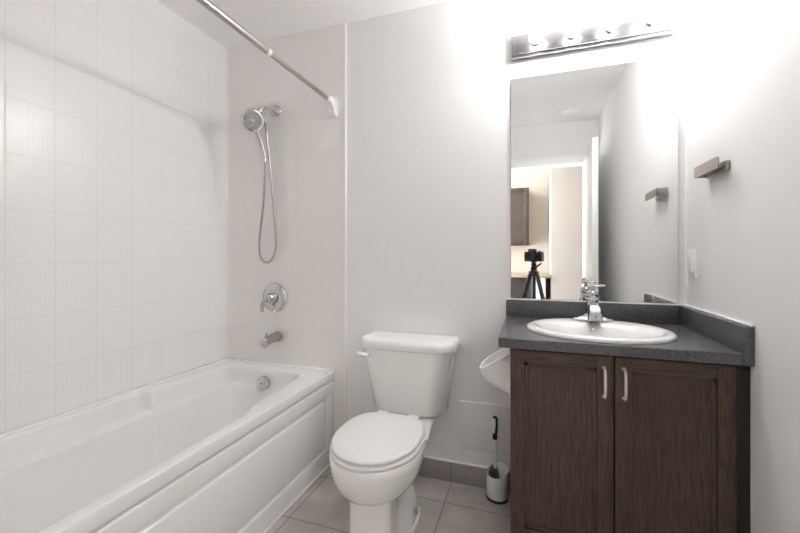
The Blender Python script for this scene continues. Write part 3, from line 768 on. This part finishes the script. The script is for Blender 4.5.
# camera on tripod
pc = thing('tripod_camera', (0.02, -0.1, 1.10), 'black camera on a tripod, seen in the mirror', 'camera')
RZm = Matrix.Translation((0, 0, 1.14)) @ Matrix.Rotation(YAW, 4, 'Z')
def tr(p): return RZm @ Vector(p)
ln = MB(); back = RZm.to_3x3() @ Vector((0, -1, 0))
ln.lathe([(0.030, 0.004), (0.041, 0.0), (0.043, 0.004), (0.043, 0.03), (0.040, 0.034), (0.040, 0.06), (0.036, 0.066), (0.035, 0.10)], tr((0, -0.012, 0)), back, 32)
ln.build('lens', M['black'], pc)
gl = MB(); gl.lathe([(0.031, 0.004), (0.0, 0.0035)], tr((0, -0.0125, 0)), back, 28); gl.build('lens_glass', M['glass_dark'], pc)
bd = MB()
bd.box(-0.075, 0.098, -0.155, -0.108, -0.054, 0.042, 0.008, 3, xf=RZm)
bd.box(0.052, 0.102, -0.165, -0.085, -0.054, 0.038, 0.012, 3, xf=RZm)
bd.box(-0.035, 0.038, -0.150, -0.095, 0.03, 0.070, 0.010, 3, xf=RZm)
bd.lathe([(0.014, 0), (0.014, 0.012), (0.012, 0.014)], tr((0.065, -0.13, 0.036)), (0, 0, 1), 16)
bd.build('camera_body', M['black'], pc)
tp = thing('tripod', (0.03, -0.13, 0), 'black tripod under the camera, seen in the mirror', 'tripod')
tcx = tr((0.012, -0.13, 0)); tcx.z = 0
t_ = MB()
t_.box(tcx.x - 0.03, tcx.x + 0.03, tcx.y - 0.03, tcx.y + 0.03, 1.078, 1.0855, 0.003)
t_.sphere((tcx.x, tcx.y, 1.055), 0.026)
t_.lathe([(0.03, 0), (0.03, 0.03), (0.02, 0.04)], (tcx.x, tcx.y, 1.0), (0, 0, 1), 20)
t_.build('ball_head', M['black'], tp)
t_ = MB(); t_.lathe([(0.014, 0), (0.014, 0.34)], (tcx.x, tcx.y, 0.68), (0, 0, 1), 16); t_.lathe([(0.022, 0), (0.048, 0.015), (0.048, 0.05), (0.02, 0.06)], (tcx.x, tcx.y, 0.94), (0, 0, 1), 20)
t_.build('centre_column', M['black'], tp)
lever = MB(); lever.tube([(tcx.x + 0.02, tcx.y, 1.03), (tcx.x + 0.07, tcx.y + 0.02, 1.07)], 0.009, 10); lever.build('lock_lever', M['black'], tp)
for k_, a in enumerate((math.radians(155), math.radians(35), math.radians(270))):
    ca, sa = math.cos(a), math.sin(a)
    R1 = 0.30 if k_ != 2 else 0.10
    top = Vector((tcx.x + 0.035 * ca, tcx.y + 0.035 * sa, 0.965)); bot = Vector((tcx.x + R1 * ca, tcx.y + min(R1, 0.3) * sa, 0.012))
    if k_ == 2: bot.y = tcx.y - 0.02
    lg = MB(); m1, m2 = top.lerp(bot, 0.36), top.lerp(bot, 0.7)
    lg.tube([top, m1, m1.lerp(bot, 0.001), m1.lerp(m2, 0.05), m2, m2.lerp(bot, 0.02), bot], [0.021, 0.020, 0.023, 0.018, 0.018, 0.014, 0.012], 12)
    l_ = lg.build('leg', M['black'], tp)
    ft = MB(); ft.sphere((bot.x, bot.y, 0.013), 0.013, 14, 8); ft.build('rubber_foot', M['black'], l_)

# kitchen fittings across the hall
kc = thing('kitchen_wall_cabinet', (-0.4, -1.7, 1.28), 'dark brown kitchen wall cabinet, reflected at the mirror\'s left edge', 'cabinet')
MB().box(-1.0, 0.012, -1.88, -1.545, 1.285, 2.055, 0.002).build('carcass', M['wood_kitchen'], kc)
for x0, x1 in ((-0.995, -0.50), (-0.494, 0.010)):
    d = MB(); w = 0.06
    d.box(x0, x0 + w, -1.543, -1.524, 1.29, 2.05, 0.002); d.box(x1 - w, x1, -1.543, -1.524, 1.29, 2.05, 0.002)
    d.box(x0 + w, x1 - w, -1.543, -1.524, 1.29, 1.35, 0.002, 2, 1); d.box(x0 + w, x1 - w, -1.543, -1.524, 1.99, 2.05, 0.002, 2, 1)
    d.box(x0 + w - .002, x1 - w + .002, -1.543, -1.532, 1.348, 1.992)
    d.build('door', [M['wood_kitchen'], M['wood_kitchen']], kc)
kb_ = thing('kitchen_base_cabinet', (-0.4, -1.55, 0), 'dark kitchen base cabinet with white end panel, reflected below the camera', 'cabinet')
MB().box(-1.0, 0.083, -1.87, -1.24, 0.1, 0.868, 0.002).build('carcass', M['gap'], kb_)
MB().box(-1.0, 0.083, -1.85, -1.28, 0.0, 0.1).build('plinth', M['gap'], kb_)
MB().box(0.083, 0.205, -1.87, -1.235, 0, 0.868, 0.002).build('end_panel', M['trim'], kb_)['label'] = 'white end panel'
for x0, x1 in ((-0.995, -0.46), (-0.454, 0.080)):
    d = MB(); w = 0.06
    d.box(x0, x0 + w, -1.239, -1.221, 0.11, 0.86, 0.002); d.box(x1 - w, x1, -1.239, -1.221, 0.11, 0.86, 0.002)
    d.box(x0 + w, x1 - w, -1.239, -1.221, 0.11, 0.17, 0.002); d.box(x0 + w, x1 - w, -1.239, -1.221, 0.80, 0.86, 0.002)
    d.box(x0 + w - .002, x1 - w + .002, -1.239, -1.23, 0.168, 0.802)
    d.build('door', M['gap'], kb_)
tag(MB().box(-1.02, 0.262, -1.87, -1.20, 0.869, 0.905, 0.004).build('kitchen_worktop', M['kitchen_top']), 'brown kitchen worktop, reflected behind the camera', 'worktop')
# hall lamp added as extra fill light, out of the mirror's sight
hl = thing('added_hall_lamp', (-0.75, -0.95, ZC), 'round ceiling lamp added as unseen fill light in the hall behind the camera', 'ceiling lamp')
k = MB(); k.lathe([(0.15, 0), (0.15, -0.012)], (-0.75, -0.95, ZC), (0, 0, 1), 36); k.build('lamp_base', M['trim'], hl)
k = MB(); k.lathe([(0.145, -0.012), (0.15, -0.06), (0.14, -0.11), (0.10, -0.145), (0.05, -0.158), (0, -0.16)], (-0.75, -0.95, ZC), (0, 0, 1), 36); k.build('diffuser', M['lamp'], hl)
pl = bpy.data.lights.new('hall_fill_point', 'POINT'); pl.energy = HALL_FILL_WATTS; pl.shadow_soft_size = 0.05; pl.color = (0.97, 0.985, 1.0)
po = bpy.data.objects.new('hall_fill_point', pl); COL.objects.link(po); po.location = (-0.75, -0.95, ZC - 0.085)
